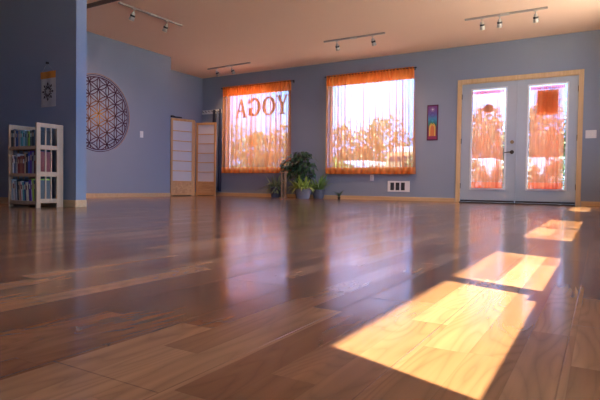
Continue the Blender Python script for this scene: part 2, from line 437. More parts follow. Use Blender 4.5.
# ------------------------------------------------------------------ sheer curtains
def cloth(x0, x1, z0, z1, n, amp, dep, seed, cols=None, rows=10, flare=0., xt0=None, xt1=None):
    """pleated cloth whose folds overlap sideways; the folds loosen from top to bottom"""
    rn = random.Random(seed); bm = B(); cols = cols or n*14
    ph = [rn.uniform(-.9, .9) for _ in range(n+2)]; am = [rn.uniform(.6, 1.25) for _ in range(n+2)]
    xt0 = x0 if xt0 is None else xt0; xt1 = x1 if xt1 is None else xt1
    G = []
    for j in range(rows+1):
        v = j/rows; z = z1+(z0-z1)*v; a0 = xt0+(x0-xt0)*v; a1 = xt1+(x1-xt1)*v; row = []
        for i in range(cols+1):
            u = i/cols; k = u*n; ki = int(k); f = k-ki
            A = am[ki]*(1-f)+am[ki+1]*f; P = ph[ki]*(1-f)+ph[ki+1]*f
            th = 2*PI*k+P+.25*math.sin(3*v+ki)
            edge = min(1, 8*u, 8*(1-u))
            g = .75+.5*v
            x = a0+(a1-a0)*u + amp*A*g*math.sin(2*th)*edge
            y = dep*A*g*math.cos(th)
            row.append(bm.verts.new((x, y, z)))
        G.append(row)
    for a, b in zip(G, G[1:]):
        for i in range(cols): bm.faces.new((a[i], a[i+1], b[i+1], b[i]))
    return bm

def curtain(xl, xr, bl, br, ztop, zhead, zhem, zbot, seed, label, rodlabel, rx0, rx1, zr):
    yc = D-.075
    t = thing('sheer_curtain', label, 'curtain', ((xl+xr)/2, yc, zbot), group='orange sheer window curtains'); o = -t.location.x
    n = 14
    obj('fabric', cloth(bl+o, br+o, zhem-zbot, zhead-zbot, n, .030, .022, seed, xt0=xl+o, xt1=xr+o), Mt['sheer'], t, smooth=True)
    obj('header', cloth(xl+o, xr+o, zhead-zbot, ztop-zbot, n*2, .010, .020, seed+1, rows=3), Mt['sheer2'], t, smooth=True)
    obj('hem', cloth(bl+o, br+o, 0, zhem-zbot, n, .020, .030, seed, rows=3), Mt['sheer2'], t, smooth=True)
    r = thing('curtain_rod', rodlabel, 'curtain rod', ((rx0+rx1)/2, yc, zr), group='thin black curtain rods'); q = (rx1-rx0)/2
    bm = B(); tube(bm, [(-q, 0, 0), (q, 0, 0)], .008, 10); obj('rod', bm, Mt['black'], r, smooth=True)
    for s in (-1, 1):
        bm = B(); lathe(bm, [(.002, -.016), (.011, -.01), (.016, 0), (.011, .01), (.002, .016)], (s*q, 0, 0), 12); obj('finial', bm, Mt['black'], r, smooth=True)
        bm = B(); box(bm, s*(q-.04)-.006, s*(q-.04)+.006, 0, .075, -.006, .006); box(bm, s*(q-.04)-.012, s*(q-.04)+.012, .068, .0749, -.025, .025); obj('bracket', bm, Mt['black'], r)
curtain(-7.435, -5.62, -7.455, -5.60, 2.448, 2.235, .648, .515, 3, 'orange sheer curtain over the window nearest the folding screen', 'black curtain rod above the window nearest the folding screen', -7.45, -5.545, 2.425)
curtain(-4.79, -2.985, -4.79, -2.925, 2.448, 2.235, .622, .495, 11, 'orange sheer curtain over the window between the plants and the door', 'black curtain rod above the window nearest the double door', -4.81, -2.955, 2.425)
def door_curtain(x0, x1, seed, label, rods):
    yc = D-.018; t = thing('door_curtain', label, 'curtain', ((x0+x1)/2, yc, .255), group='coral door curtains'); o = -t.location.x
    n = 9
    obj('fabric', cloth(x0+o, x1+o, .105, 1.61, n, .014, .009, seed, rows=6), Mt['sheer_d'], t, smooth=True)
    obj('header', cloth(x0+o, x1+o, 1.61, 1.665, n*2, .006, .009, seed+1, rows=2), Mt['sheer_d2'], t, smooth=True)
    obj('ruffle', cloth(x0+o, x1+o, 0, .105, n, .014, .012, seed, rows=3), Mt['sheer_r'], t, smooth=True)
    for z, l in ((1.89, rods[0]), (.365, rods[1])):
        bm = B(); tube(bm, [(x0-.015, yc, z), (x1+.015, yc, z)], .003, 8)
        prop(obj('curtain_rod', bm, Mt['white']), l, 'curtain rod', 'white rods of the door curtains')
door_curtain(-1.95, -1.44, 21, 'coral sheer curtain on the left door leaf, behind it a red disc', ('white rod at the top of the left door curtain', 'white rod near the foot of the left door curtain'))
door_curtain(-1.04, -.535, 27, 'coral sheer curtain on the right door leaf, behind it an amber paper', ('white rod at the top of the right door curtain', 'white rod near the foot of the right door curtain'))

# red disc and amber paper taped outside the door glass
yg = D+.042
bm = B(); tube(bm, [(-1.700, yg, 1.618), (-1.700, yg+.002, 1.618)], .078, 32)
t = prop(obj('round_sign', bm, Mt['redsign']), 'red round sign on the glass of the left door leaf', 'sign')
bm = B(); strip(bm, [(-1.700+.05*math.cos(a*PI/12), 1.618+.05*math.sin(a*PI/12)) for a in range(24)], .008, lambda a, b, t: (a, t, b), yg-.0006, yg-.0012, closed=True)
strip(bm, [(-1.72, 1.645), (-1.70, 1.59), (-1.68, 1.645)], .009, lambda a, b, t: (a, t, b), yg-.0006, yg-.0012)
obj('printed_ring', bm, mat('pink print', (.55, .16, .18), .6), t)
t = thing('paper_sign', 'amber paper sign with dark lettering on the right door leaf', 'sign', (-.785, yg, 1.46))
t0x, t0z = -.785, 1.46
obj('sheet', box(B(), -.945-t0x, -.630-t0x, 0, .001, 1.462-t0z, 1.862-t0z), Mt['amber'], t)
# mirrored writing as seen from inside: three rows of characters
G5 = {'I': ['1', '1', '1', '1', '1'], '0': ['111', '101', '101', '101', '111'], '1': ['11', '01', '01', '01', '01'], 'O': ['111', '101', '101', '101', '111'],
      'P': ['111', '101', '111', '001', '001'], 'E': ['111', '001', '111', '001', '111'], 'N': ['1001', '1011', '1111', '1101', '1001'], 'Y': ['101', '101', '111', '010', '010'], 'A': ['111', '101', '111', '101', '101'],
      'S': ['111', '001', '111', '100', '111'], '.': ['0', '0', '0', '0', '1']}
PRN = mat('brown print', (.03, .008, .004), .7)
def row(word, xa, xb, z0, z1, bold):
    bm = B()
    cols = sum(len(G5[c][0])+1 for c in word)-1; cw_ = (xb-xa)/cols; x = xa
    for c in word:
        g = G5[c]
        for r_, line in enumerate(g):
            for k_, ch in enumerate(line):
                if ch == '1':
                    zz = z1-(z1-z0)*(r_+1)/5
                    box(bm, x+k_*cw_-t0x-.1*cw_, x+(k_+bold)*cw_-t0x, -.0016, -.0002, zz-t0z, zz+(z1-z0)/5*1.05-t0z)
        x += (len(g[0])+1)*cw_
    obj('text_line', bm, PRN, t)
row('ISIOI', -.90, -.68, 1.775, 1.825, .8)
row('YNAOI', -.915, -.655, 1.685, 1.745, 1.0)
row('1OI', -.87, -.71, 1.585, 1.665, 1.0)
row('ISIIOSI', -.91, -.66, 1.51, 1.53, .8)

# ------------------------------------------------------------------ YOGA lettering on the first window, seen from behind
yl = D+.119
t = thing('window_lettering', 'maroon serif capitals reading YOGA backwards on the window glass', 'lettering', (-6.4, yl, 1.95))
def wx(u):    # plane point for a picture column, solved once: x at glass depth
    r = right*((u-300)/F_PX)+fwd+upv*(0.2)
    return r.x/r.y*yl
def ltr(polys, strips, x0, x1, z0, z1):
    bm = B(); fn = lambda a, b, tt: (x0+(x1-x0)*a+6.4, tt, z0+(z1-z0)*b-1.95)
    for p in polys: prism(bm, p, fn, -.0015, 0)
    return bm, fn
SERIF = .07
def rect(a, b, c, d): return [(a, c), (b, c), (b, d), (a, d)]
A_ = [[(.08, 0), (.20, 0), (.56, 1), (.44, 1)], [(.70, 0), (.92, 0), (.58, 1), (.40, 1)], rect(.25, .75, .30, .41), rect(0, .32, 0, SERIF), rect(.62, 1, 0, SERIF)]
Y_ = [[(.42, .0), (.62, .0), (.62, .46), (.42, .46)], [(.42, .40), (.62, .46), (.27, 1), (.06, 1)], [(.44, .46), (.60, .40), (.92, 1), (.78, 1)], rect(0, .38, 1-SERIF, 1), rect(.64, 1, 1-SERIF, 1), rect(.28, .76, 0, SERIF)]
def ring_poly(a0, a1, n=26, wo=.5, ho=.5, wi=.27, hi=.41):
    out = [(.5+wo*math.cos(a0+(a1-a0)*i/n), .5+ho*math.sin(a0+(a1-a0)*i/n)) for i in range(n+1)]
    inn = [(.5+wi*math.cos(a0+(a1-a0)*i/n), .5+hi*math.sin(a0+(a1-a0)*i/n)) for i in range(n+1)]
    return [[out[i], out[i+1], inn[i+1], inn[i]] for i in range(n)]
O_ = ring_poly(0, 2*PI)
# G mirrored: bowl on the right, opening on the left
G_ = ring_poly(-PI+.12, PI-.55, wi=.24, hi=.39) + [rect(.02, .26, .06, .44), rect(.02-.04, .42, .40, .47), rect(0.0, .09, .66, .96)]
for polys, ua, ub, za, zb in ((A_, 235.2, 247.6, 1.760, 2.180), (G_, 248.4, 260.8, 1.775, 2.185), (O_, 262.3, 275.6, 1.775, 2.185), (Y_, 276.5, 288.3, 1.785, 2.195)):
    bm, fn = ltr(polys, None, wx(ua), wx(ub), za, zb)
    obj('letter', bm, Mt['letter'], t)

# ------------------------------------------------------------------ wall plates, vent, wall hanging
def plate(name, label, cat, loc, w, h, rz, kind):
    t = thing(name, label, cat, loc, rz)
    obj('cover_plate', box(B(), -w/2, w/2, -.007, 0, -h/2, h/2), Mt['white'], t, bevel=.003)
    if kind == 'outlet':
        for z in (-.022, .022):
            bm = B(); tube(bm, [(0, -.010, z), (0, -.006, z)], .016, 16); f = obj('socket', bm, Mt['white'], t)
            bm = B(); box(bm, -.008, -.005, -.0105, -.0095, z-.006, z+.006); box(bm, .005, .008, -.0105, -.0095, z-.006, z+.006); obj('slot', bm, Mt['dark'], f)
    else:
        n = kind
        for k in range(n):
            x = (k-(n-1)/2)*.045
            bm = B(); box(bm, x-.014, x+.014, -.011, -.006, -.032, .032); obj('rocker', bm, Mt['vinyl'], t, bevel=.002)
plate('wall_outlet', 'white wall outlet below the curtain above the vent side', 'outlet', (-3.80, D, .425), .075, .118, 0, 'outlet')
plate('light_switch', 'wide white switch plate beside the double door', 'switch', (-.163, D, 1.118), .15, .125, 0, 2)
plate('light_switch', 'single white switch plate on the mandala wall', 'switch', (XM, 6.60, 1.15), .075, .12, PI/2, 1)
# wall vent
t = thing('wall_vent', 'white wall vent with three dark grilles low beneath the window', 'vent', (-3.262, D, .265))
vw, vh = .425, .20; holes = [(-.162, -.086, -.072, .072), (-.058, .018, -.072, .072), (.046, .122, -.072, .072)]
bm = B(); wall_y(bm, -vw/2, vw/2, -.012, 0, -vh/2, vh/2, holes); obj('vent_plate', bm, Mt['white'], t)
for h in holes:
    bm = B(); box(bm, h[0], h[1], -.003, -.001, h[2], h[3]); g = obj('grille', bm, Mt['dark'], t)
    bm = B()
    for k in range(7):
        z = h[2]+(k+.5)*(h[3]-h[2])/7; box(bm, h[0], h[1], -.010, -.004, z-.002, z+.002)
    obj('louvre', bm, Mt['pot_dark'], g)
# chakra hanging
t = thing('wall_hanging', 'narrow purple to red wall hanging between the window and the door', 'wall hanging', (-2.648, D, 1.42))
obj('backing', box(B(), -.10, .10, -.012, 0, -.318, .318), mat('maroon border cloth', (.10, .02, .06), .9), t, bevel=.003)
m = bpy.data.materials.new('rainbow printed cloth'); m.use_nodes = True; N = m.node_tree.nodes; L = m.node_tree.links
tc = N.new('ShaderNodeTexCoord'); sx_ = N.new('ShaderNodeSeparateXYZ'); L.new(tc.outputs['Object'], sx_.inputs[0])
mr = N.new('ShaderNodeMapRange'); mr.inputs[1].default_value = -.29; mr.inputs[2].default_value = .29; L.new(sx_.outputs[2], mr.inputs[0])
rp = N.new('ShaderNodeValToRGB'); L.new(mr.outputs[0], rp.inputs[0]); L.new(rp.outputs[0], N['Principled BSDF'].inputs['Base Color'])
N['Principled BSDF'].inputs['Roughness'].default_value = .9
el = rp.color_ramp.elements; el[0].position = 0; el[0].color = (.26, .03, .10, 1); el[1].position = 1; el[1].color = (.20, .06, .22, 1)
for pos, c in ((.2, (.22, .04, .07)), (.36, (.10, .08, .08)), (.45, (.03, .16, .14)), (.6, (.05, .24, .42)), (.76, (.11, .10, .34))):
    e_ = el.new(pos); e_.color = (*c, 1)
obj('printed_cloth', box(B(), -.080, .080, -.014, -.012, -.295, .295), m, t)
bm = B(); fnb = lambda a, b, tt: (a, tt, b)
prism(bm, [(-.058, -.24), (.058, -.24)] + [(.058*math.cos(a*PI/12), -.10+.10*math.sin(a*PI/12)) for a in range(13)], fnb, -.0152, -.0142)
obj('arch', bm, mat('yellow arch print', (.62, .42, .10), .9), t)
bm = B(); prism(bm, [(-.036, -.24), (.036, -.24)] + [(.036*math.cos(a*PI/12), -.13+.08*math.sin(a*PI/12)) for a in range(13)], fnb, -.0164, -.0154)
obj('arch', bm, mat('orange arch print', (.55, .16, .06), .9), t)
for z, c in ((.235, (.55, .50, .62)), (.135, (.10, .12, .42)), (.03, (.05, .30, .42)), (-.01, (.08, .30, .12))):
    bm = B(); tube(bm, [(0, -.0155, z), (0, -.0142, z)], .018, 16); obj('symbol', bm, mat('symbol print', c, .9), t)
    bm = B(); strip(bm, [(.034*math.cos(a*PI/10), z+.034*math.sin(a*PI/10)) for a in range(20)], .005, fnb, -.0142, -.0155, closed=True); obj('symbol_ring', bm, mat('ring print', tuple(.6*q for q in c), .9), t)

# ------------------------------------------------------------------ mandala (flower of life) on the left wall
t = thing('wall_mandala', 'large round flower pattern decal in purple and gold on the side wall', 'wall decal', (XM, 5.665, 1.41))
Rm = .605; r0 = Rm/3
def gold_mat():
    m = bpy.data.materials.new('purple and gold metallic vinyl'); m.use_nodes = True; N = m.node_tree.nodes; L = m.node_tree.links; b = N['Principled BSDF']
    tc = N.new('ShaderNodeTexCoord'); ln = N.new('ShaderNodeVectorMath'); ln.operation = 'LENGTH'
    ad = N.new('ShaderNodeVectorMath'); ad.operation = 'ADD'; ad.inputs[1].default_value = (0, 0, .04)
    L.new(tc.outputs['Object'], ad.inputs[0]); L.new(ad.outputs[0], ln.inputs[0])
    rp = N.new('ShaderNodeValToRGB'); L.new(ln.outputs['Value'], rp.inputs[0]); L.new(rp.outputs[0], b.inputs['Base Color'])
    el = rp.color_ramp.elements; el[0].position = .05; el[0].color = (.50, .24, .04, 1); el[1].position = .42; el[1].color = (.075, .022, .060, 1)
    k = el.new(.2); k.color = (.24, .10, .06, 1)
    b.inputs['Roughness'].default_value = .5
    return m
gm = gold_mat(); fm = lambda a, b, tt: (tt, a, b)
bm = B()
for (rr, w) in ((Rm+.030, .012), (Rm, .016)):
    strip(bm, [(rr*math.cos(2*PI*k/96), rr*math.sin(2*PI*k/96)) for k in range(96)], w, fm, .0, .003, closed=True)
obj('outer_ring', bm, gm, t)
bm = B()
for i in range(-4, 5):
    for j in range(-4, 5):
        # lattice with one direction vertical
        cx_ = (i*math.cos(PI/6))*r0; cz_ = (j + i*.5)*r0
        if math.hypot(cx_, cz_) > 2*Rm: continue
        seg = []
        for k in range(0, 97):
            a = 2*PI*k/96; p = (cx_+r0*math.cos(a), cz_+r0*math.sin(a))
            if math.hypot(*p) <= Rm+1e-4: seg.append(p)
            else:
                if len(seg) > 1: strip(bm, seg, .0150, fm, 0, .0025)
                seg = []
        if len(seg) > 1: strip(bm, seg, .0150, fm, 0, .0025)
obj('petal_pattern', bm, gm, t)
# outer ring's offset shadow at its far edge, painted as an orange line
bm = B(); strip(bm, [((Rm+.052)*math.cos(a*PI/60-PI/3), (Rm+.052)*math.sin(a*PI/60-PI/3)) for a in range(60)], .008, fm, 0, .002)
obj('ring_shadow', bm, mat('copper ring shadow', (.35, .15, .05), .5), t)

# ------------------------------------------------------------------ poster on the partition
YP = 3.215
t = thing('cloth_poster', 'small pale cloth poster with orange top hanging above the bookcase', 'poster', (-4.915, YP, 1.02))
bm = B()
def pleatp(x0, x1, z0, z1, y=-.006, n=12):
    bm = B(); a = [bm.verts.new((x0+(x1-x0)*i/n, y-.003*math.sin(i*.9), z0)) for i in range(n+1)]; b = [bm.verts.new((x0+(x1-x0)*i/n, y-.003*math.sin(i*.9+.5), z1)) for i in range(n+1)]
    for i in range(n): bm.faces.new((a[i], a[i+1], b[i+1], b[i]))
    return bm
obj('cloth', pleatp(-.118, .118, 0, .30), Mt['cream'], t, solid=.002)
obj('top_band', pleatp(-.122, .122, .29, .36, -.010), Mt['orange'], t, solid=.004)
bm = B(); tube(bm, [(-.10, -.010, .355), (-.01, -.012, .445), (.10, -.010, .355)], .0015, 6); obj('hanging_string', bm, Mt['cream'], t)
bm = B(); tube(bm, [(-.01, -.022, .448), (-.01, .0, .448)], .012, 10); obj('nail', bm, Mt['black'], t)
bm = B()
for k in range(8):
    a = k*PI/4
    for r_a, r_b, w in ((.022, .062, .018), (.056, .098, .026)):
        pts = [(r_a, 0), ((r_a+r_b)/2, w/2), (r_b, 0), ((r_a+r_b)/2, -w/2)]
        pr = [(p[0]*math.cos(a)-p[1]*math.sin(a), .155+p[0]*math.sin(a)+p[1]*math.cos(a)) for p in pts]
        prism(bm, pr, lambda a_, b_, tt: (a_, tt, b_), -.0135, -.0115)
for k in range(8):
    a = (k+.5)*PI/4; pts = [(.03, 0), (.05, .007), (.078, 0), (.05, -.007)]
    prism(bm, [(p[0]*math.cos(a)-p[1]*math.sin(a), .155+p[0]*math.sin(a)+p[1]*math.cos(a)) for p in pts], lambda a_, b_, tt: (a_, tt, b_), -.0135, -.0115)
obj('snowflake_motif', bm, mat('dark brown print', (.05, .035, .035), .8), t)

# ------------------------------------------------------------------ bookcase and books
bx0, bx1, by0, by1, bh = -5.075, -4.600, 2.885, 3.165, .81
t = thing('bookcase', 'pale pine slatted bookcase with three shelves standing against the partition', 'bookcase', ((bx0+bx1)/2, (by0+by1)/2, 0))
X = (bx1-bx0)/2; Yh = (by1-by0)/2
for s in (-1, 1):
    xa, xb = (X-.022, X) if s > 0 else (-X, -X+.022)
    for y0_, y1_ in ((-Yh, -Yh+.042), (Yh-.07, Yh)):
        obj('upright', box(B(), xa, xb, y0_, y1_, 0, bh), Mt['pine'], t, bevel=.003)
    for z0_, z1_ in ((bh-.04, bh), (.56, .60), (.30, .345), (.045, .085)):
        obj('side_rail', box(B(), xa+.002, xb-.002, -Yh+.042, Yh-.07, z0_, z1_), Mt['pine'], t)
    for k in range(2):
        yy_ = -Yh+.042+(2*Yh-.112)*(k+1)/3
        for z0_, z1_ in ((.085, .30), (.345, .56), (.60, bh-.04)):
            obj('slat', box(B(), xa+.006, xb-.006, yy_-.006, yy_+.006, z0_, z1_), Mt['pine'], t)
SH = (.062, .328, .590)
for z in SH:
    bm = B()
    for k in range(4):
        a = -Yh+.004+k*(2*Yh-.008)/4; box(bm, -X+.022, X-.022, a, a+(2*Yh-.008)/4-.012, z-.016, z)
    box(bm, -X+.022, X-.022, -Yh+.002, -Yh+.02, z-.03, z-.016)
    obj('shelf', bm, Mt['pine'], t)
cols = {'white': (.50, .50, .50), 'grey': (.22, .23, .25), 'dark grey': (.07, .075, .08), 'maroon': (.17, .035, .035), 'red brown': (.24, .08, .05), 'purple': (.09, .03, .24),
        'blue': (.05, .10, .35), 'teal': (.07, .25, .28), 'lime green': (.30, .42, .06), 'tan': (.38, .26, .17), 'black': (.02, .02, .025), 'orange': (.50, .20, .06), 'pale blue': (.28, .38, .45), 'crimson': (.36, .02, .03), 'navy': (.03, .05, .14), 'cream': (.50, .45, .34)}
cm = {k: mat(k+' book cover', tuple(min(.75, q*1.45) for q in v), .5, var=.25, scale=50) for k, v in cols.items()}
ords = ['first', 'second', 'third', 'fourth', 'fifth', 'sixth', 'seventh', 'eighth', 'ninth', 'tenth', 'eleventh', 'twelfth', 'thirteenth', 'fourteenth', 'fifteenth', 'sixteenth']
shelves = [('top', SH[2], [('dark grey', .026, .165), ('black', .020, .16), ('tan', .018, .158), ('white', .012, .15), ('navy', .030, .155), ('tan', .020, .15), ('pale blue', .030, .155), ('teal', .024, .15), ('pale blue', .026, .158), ('teal', .022, .145), ('grey', .026, .15), ('lime green', .022, .14), ('dark grey', .030, .15), ('black', .028, .155)], 'straight'),
           ('middle', SH[1], [('tan', .022, .17), ('white', .020, .18), ('navy', .018, .17), ('grey', .018, .195), ('white', .022, .19), ('maroon', .036, .165), ('red brown', .030, .172), ('maroon', .034, .168), ('tan', .020, .20), ('black', .020, .19), ('red brown', .018, .175), ('blue', .022, .20), ('purple', .036, .215), ('grey', .022, .20), ('maroon', .024, .21)], 'straight'),
           ('bottom', SH[0], [('pale blue', .028, .21), ('white', .024, .20), ('grey', .024, .19), ('black', .022, .205), ('tan', .024, .185), ('crimson', .024, .175), ('white', .026, .19), ('teal', .020, .18), ('navy', .026, .19), ('cream', .024, .18), ('grey', .020, .185), ('purple', .026, .20), ('white', .018, .19), ('lime green', .024, .215), ('dark grey', .022, .20)], 'lean')]
def make_book(w, h, d, c):
    t = thing('book', None, None)
    bm = B(); box(bm, 0, .0018, 0, d, 0, h); box(bm, w-.0018, w, 0, d, 0, h); box(bm, .0018, w-.0018, 0, .0018, 0, h)
    obj('cover', bm, cm[c], t)
    obj('page_block', box(B(), .0018, w-.0018, .0018, d-.004, .003, h-.003), Mt['page'], t)
    bm = B(); box(bm, w*.2, w*.8, -.0006, 0, h*.58, h*.82)
    obj('spine_print', bm, cm[random.choice(['white', 'cream', 'black', 'tan'])] if c not in ('white', 'cream') else cm['maroon'], t)
    return t
for nm, z, bl_, style in shelves:
    x = bx0+.026; tot = sum(b[1] for b in bl_); room = bx1-.026-x
    gap = (room-tot-(.03 if style == 'lean' else .004))/len(bl_)
    sc = 1.
    if gap < .0006:
        sc = (room-.01-(.03 if style == 'lean' else 0)-.001*len(bl_))/tot; gap = .001
    gap = min(gap, .003)
    for i, (c, w, h) in enumerate(bl_):
        w *= sc
        b = make_book(w, h, random.uniform(.15, .19), c)
        b.location = (x, by0+.012+random.uniform(0, .012), z+.0005)
        if style == 'lean' and i > 0: 
            b.rotation_euler = (0, -.09, 0)
            if i == 1: x += .018
            b.location.x = x
        place = ('%s from the left' % ords[i]) if i < 8 else ('%s from the right' % ords[len(bl_)-1-i])
        if i == 0: place = 'leftmost'
        if i == len(bl_)-1: place = 'rightmost'
        prop(b, '%s book on the %s shelf of the pine bookcase, %s' % (c, nm, place), 'book', 'books on the %s shelf' % nm)
        x += w+gap

# ------------------------------------------------------------------ folding screen
t = thing('folding_screen', 'oak and paper folding screen standing in front of the recess', 'folding screen', (-7.45, 8.2, 0))
def panel(p, q):
    p, q = Vector((*p, 0)), Vector((*q, 0)); dv = q-p; W = dv.length; rz = math.atan2(dv.y, dv.x)
    e = bpy.data.objects.new('screen_panel', None)
    bm = B(); hh = 1.60; st = .045; k = .02
    box(bm, 0, st, -k/2, k/2, 0, hh); box(bm, W-st, W, -k/2, k/2, 0, hh)
    box(bm, st, W-st, -k/2, k/2, hh-.05, hh); box(bm, st, W-st, -k/2, k/2, 0.02, .055); box(bm, st, W-st, -k/2, k/2, .285, .315)
    zs = [.315+(hh-.05-.315)*i/6 for i in range(7)]
    for z in zs[1:-1]: box(bm, st, W-st, -k/2+.002, k/2-.002, z-.009, z+.009)
    for v in bm.verts: v.co = Matrix.Rotation(rz, 4, 'Z') @ v.co + (p-Vector(t.location))
    f = obj('screen_panel', bm, Mt['oak'], t)
    bm = B(); box(bm, st, W-st, -.0015, .0015, .315, hh-.05)
    for v in bm.verts: v.co = Matrix.Rotation(rz, 4, 'Z') @ v.co + (p-Vector(t.location))
    obj('rice_paper', bm, Mt['paper'], f)
    bm = B(); box(bm, st, W-st, -.004, .004, .055, .285)
    for v in bm.verts: v.co = Matrix.Rotation(rz, 4, 'Z') @ v.co + (p-Vector(t.location))
    obj('lower_board', bm, Mt['oakboard'], f)
panel((-7.60, 7.64), (-7.425, 8.13)); panel((-7.44, 8.165), (-7.725, 8.50)); panel((-7.715, 8.535), (-7.24, 8.635))
# dark strap lying over the screen's top corner
bm = B(); tube(bm, [(-7.598, 7.63, 1.628), (-7.585, 7.68, 1.634), (-7.565, 7.74, 1.624), (-7.54, 7.81, 1.6235), (-7.52, 7.87, 1.623)], [.018, .022, .016, .016, .015], 8)
prop(obj('rolled_strap', bm, Mt['black'], smooth=True), 'rolled black strap lying on top of the folding screen', 'strap')

# coat rack with garments
t = thing('coat_rack', 'pale wooden peg rail high on the back wall behind the screen', 'coat rack', (-7.80, D, 1.925))
obj('rail', box(B(), -.275, .31, -.02, 0, -.045, .045), Mt['white'], t, bevel=.003)
for k in range(6):
    x = -.22+k*.092
    bm = B(); tube(bm, [(x, -.02, .0), (x, -.055, -.004), (x, -.07, .018)], [.008, .007, .009], 8); obj('peg', bm, Mt['bronze'], t, smooth=True)
def garment(name, label, x, w, m, z0, z1, y, seed, grp='clothes hanging on the peg rail'):
    rn = random.Random(seed); bm = B(); n = 22; rows = 14; G = []
    for j in range(rows+1):
        v = j/rows; z = z1+(z0-z1)*v; ww = w*(.45+.55*min(1, v*2.5)); r_ = []
        for i in range(n):
            a = 2*PI*i/n; k = 1+.25*math.sin(5*a+seed)*min(1, v*2)
            r_.append(bm.verts.new((x+ww/2*math.cos(a)*(1 if abs(math.cos(a)) > .2 else 1), y+.032*k*math.sin(a), z)))
        G.append(r_)
    for a, b in zip(G, G[1:]):
        for i in range(n): bm.faces.new((a[i], a[(i+1) % n], b[(i+1) % n], b[i]))
    bm.faces.new(G[0][::-1]); bm.faces.new(G[-1])
    prop(obj(name, bm, m, smooth=True), label, 'clothing', grp)
garment('hanging_robe', 'long navy robe on the peg rail, nearest the screen', -7.655, .12, Mt['navy'], .12, 1.95, D-.085, 1)
garment('hanging_robe', 'long slate blue robe on the peg rail, between two navy ones', -7.548, .085, Mt['slate'], .14, 1.91, D-.095, 2)
garment('hanging_robe', 'long navy robe on the peg rail, beside the orange curtain', -7.465, .085, Mt['navy'], .10, 1.96, D-.105, 3)

# ------------------------------------------------------------------ plants
def leaf(bm, base, d, l, w, droop=.3, nrm=None, seg=4, curl=0., mi=0):
    d = Vector(d).normalized(); side = d.cross(Vector((0,0,1)))
    if side.length < .05: side = Vector((1,0,0))
    side.normalize(); nn = nrm or side.cross(d); p = Vector(base); rows = []
    for i in range(seg+1):
        u = i/seg; ww = w*math.sin(PI*(u*.85+.12))**.8 if i < seg else 0.001
        q = Vector(base)+d*l*u-Vector((0,0,1))*droop*l*u*u
        rows.append((bm.verts.new(q-side*ww/2+nn*ww*.18), bm.verts.new(q), bm.verts.new(q+side*ww/2+nn*ww*.18)))
    for a, b in zip(rows, rows[1:]):
        for k in range(2):
            bm.faces.new((a[k], a[k+1], b[k+1], b[k])).material_index = mi
YB = 8.80
def pot(t, prof, m, sx=1., syy=1., soil_r=None, soil_z=None):
    obj('pot', lathe(B(), prof, seg=28, sx=sx, sy_=syy), m, t, smooth=False)
    obj('soil', lathe(B(), [(.001, soil_z-.01), (soil_r, soil_z-.008), (soil_r, soil_z), (.001, soil_z+.004)], seg=20, sx=sx, sy_=syy), Mt['soil'], t)
# 1 big bushy plant on a wooden stand
st = thing('plant_stand', 'tall narrow wooden plant stand between the leafy plants', 'plant stand', (-5.475, 8.62, 0))
for dx in (-.036, .036):
    obj('post', box(B(), dx-.014, dx+.014, -.03, .03, .018, .50), Mt['pine'], st, bevel=.003)
for z in (.10, .30): obj('crossbar', box(B(), -.022, .022, -.012, .012, z, z+.03), Mt['pine'], st)
obj('top_board', box(B(), -.07, .07, -.06, .06, .50, .522), Mt['pine'], st, bevel=.004)
obj('foot', box(B(), -.06, .06, -.07, .07, 0, .018), Mt['pine'], st, bevel=.003)
t = thing('potted_fig', 'big bushy dark green potted plant, tallest of the plants by the wall', 'plant', (-5.24, 8.90, 0))
pot(t, [(.09, 0), (.10, .01), (.13, .26), (.14, .27), (.14, .30), (.12, .30), (.115, .27)], Mt['pot_dark'], soil_r=.116, soil_z=.275)
bm = B()
for k in range(9):
    a = k*.7; e = Vector((.22*math.cos(a)*random.uniform(.3, 1), .10*math.sin(a), random.uniform(.55, .85)))
    tube(bm, [(0, 0, .26), tuple(e*.5+Vector((0, 0, .15))), tuple(e)], [.010, .008, .004], 6)
obj('branches', bm, Mt['stem'], t)
bm = B(); rn = random.Random(5)
for k in range(430):
    while True:
        p = Vector((rn.uniform(-1, 1), rn.uniform(-1, 1), rn.uniform(-1, 1)))
        if .35 < p.length < 1: break
    lob = rn.choice([(-.20, 0, .72, .20, .16, .23), (.05, 0, .72, .26, .16, .22), (.14, -.02, .56, .20, .15, .18), (-.02, -.04, .50, .24, .15, .18), (-.30, -.04, .60, .14, .12, .18), (.0, 0, .84, .18, .13, .12)])
    b = Vector((lob[0]+p.x*lob[3], min(lob[1]+p.y*lob[4], .13), lob[2]+p.z*lob[5]))
    b.z = max(b.z, .30)
    d = Vector((p.x+rn.uniform(-.5, .5), min(p.y, .2)+rn.uniform(-.6, .2), rn.uniform(-.6, .35)))
    leaf(bm, b, d, rn.uniform(.07, .12), rn.uniform(.045, .07), .35)
obj('foliage', bm, Mt['leaf_dark'], t, smooth=True)
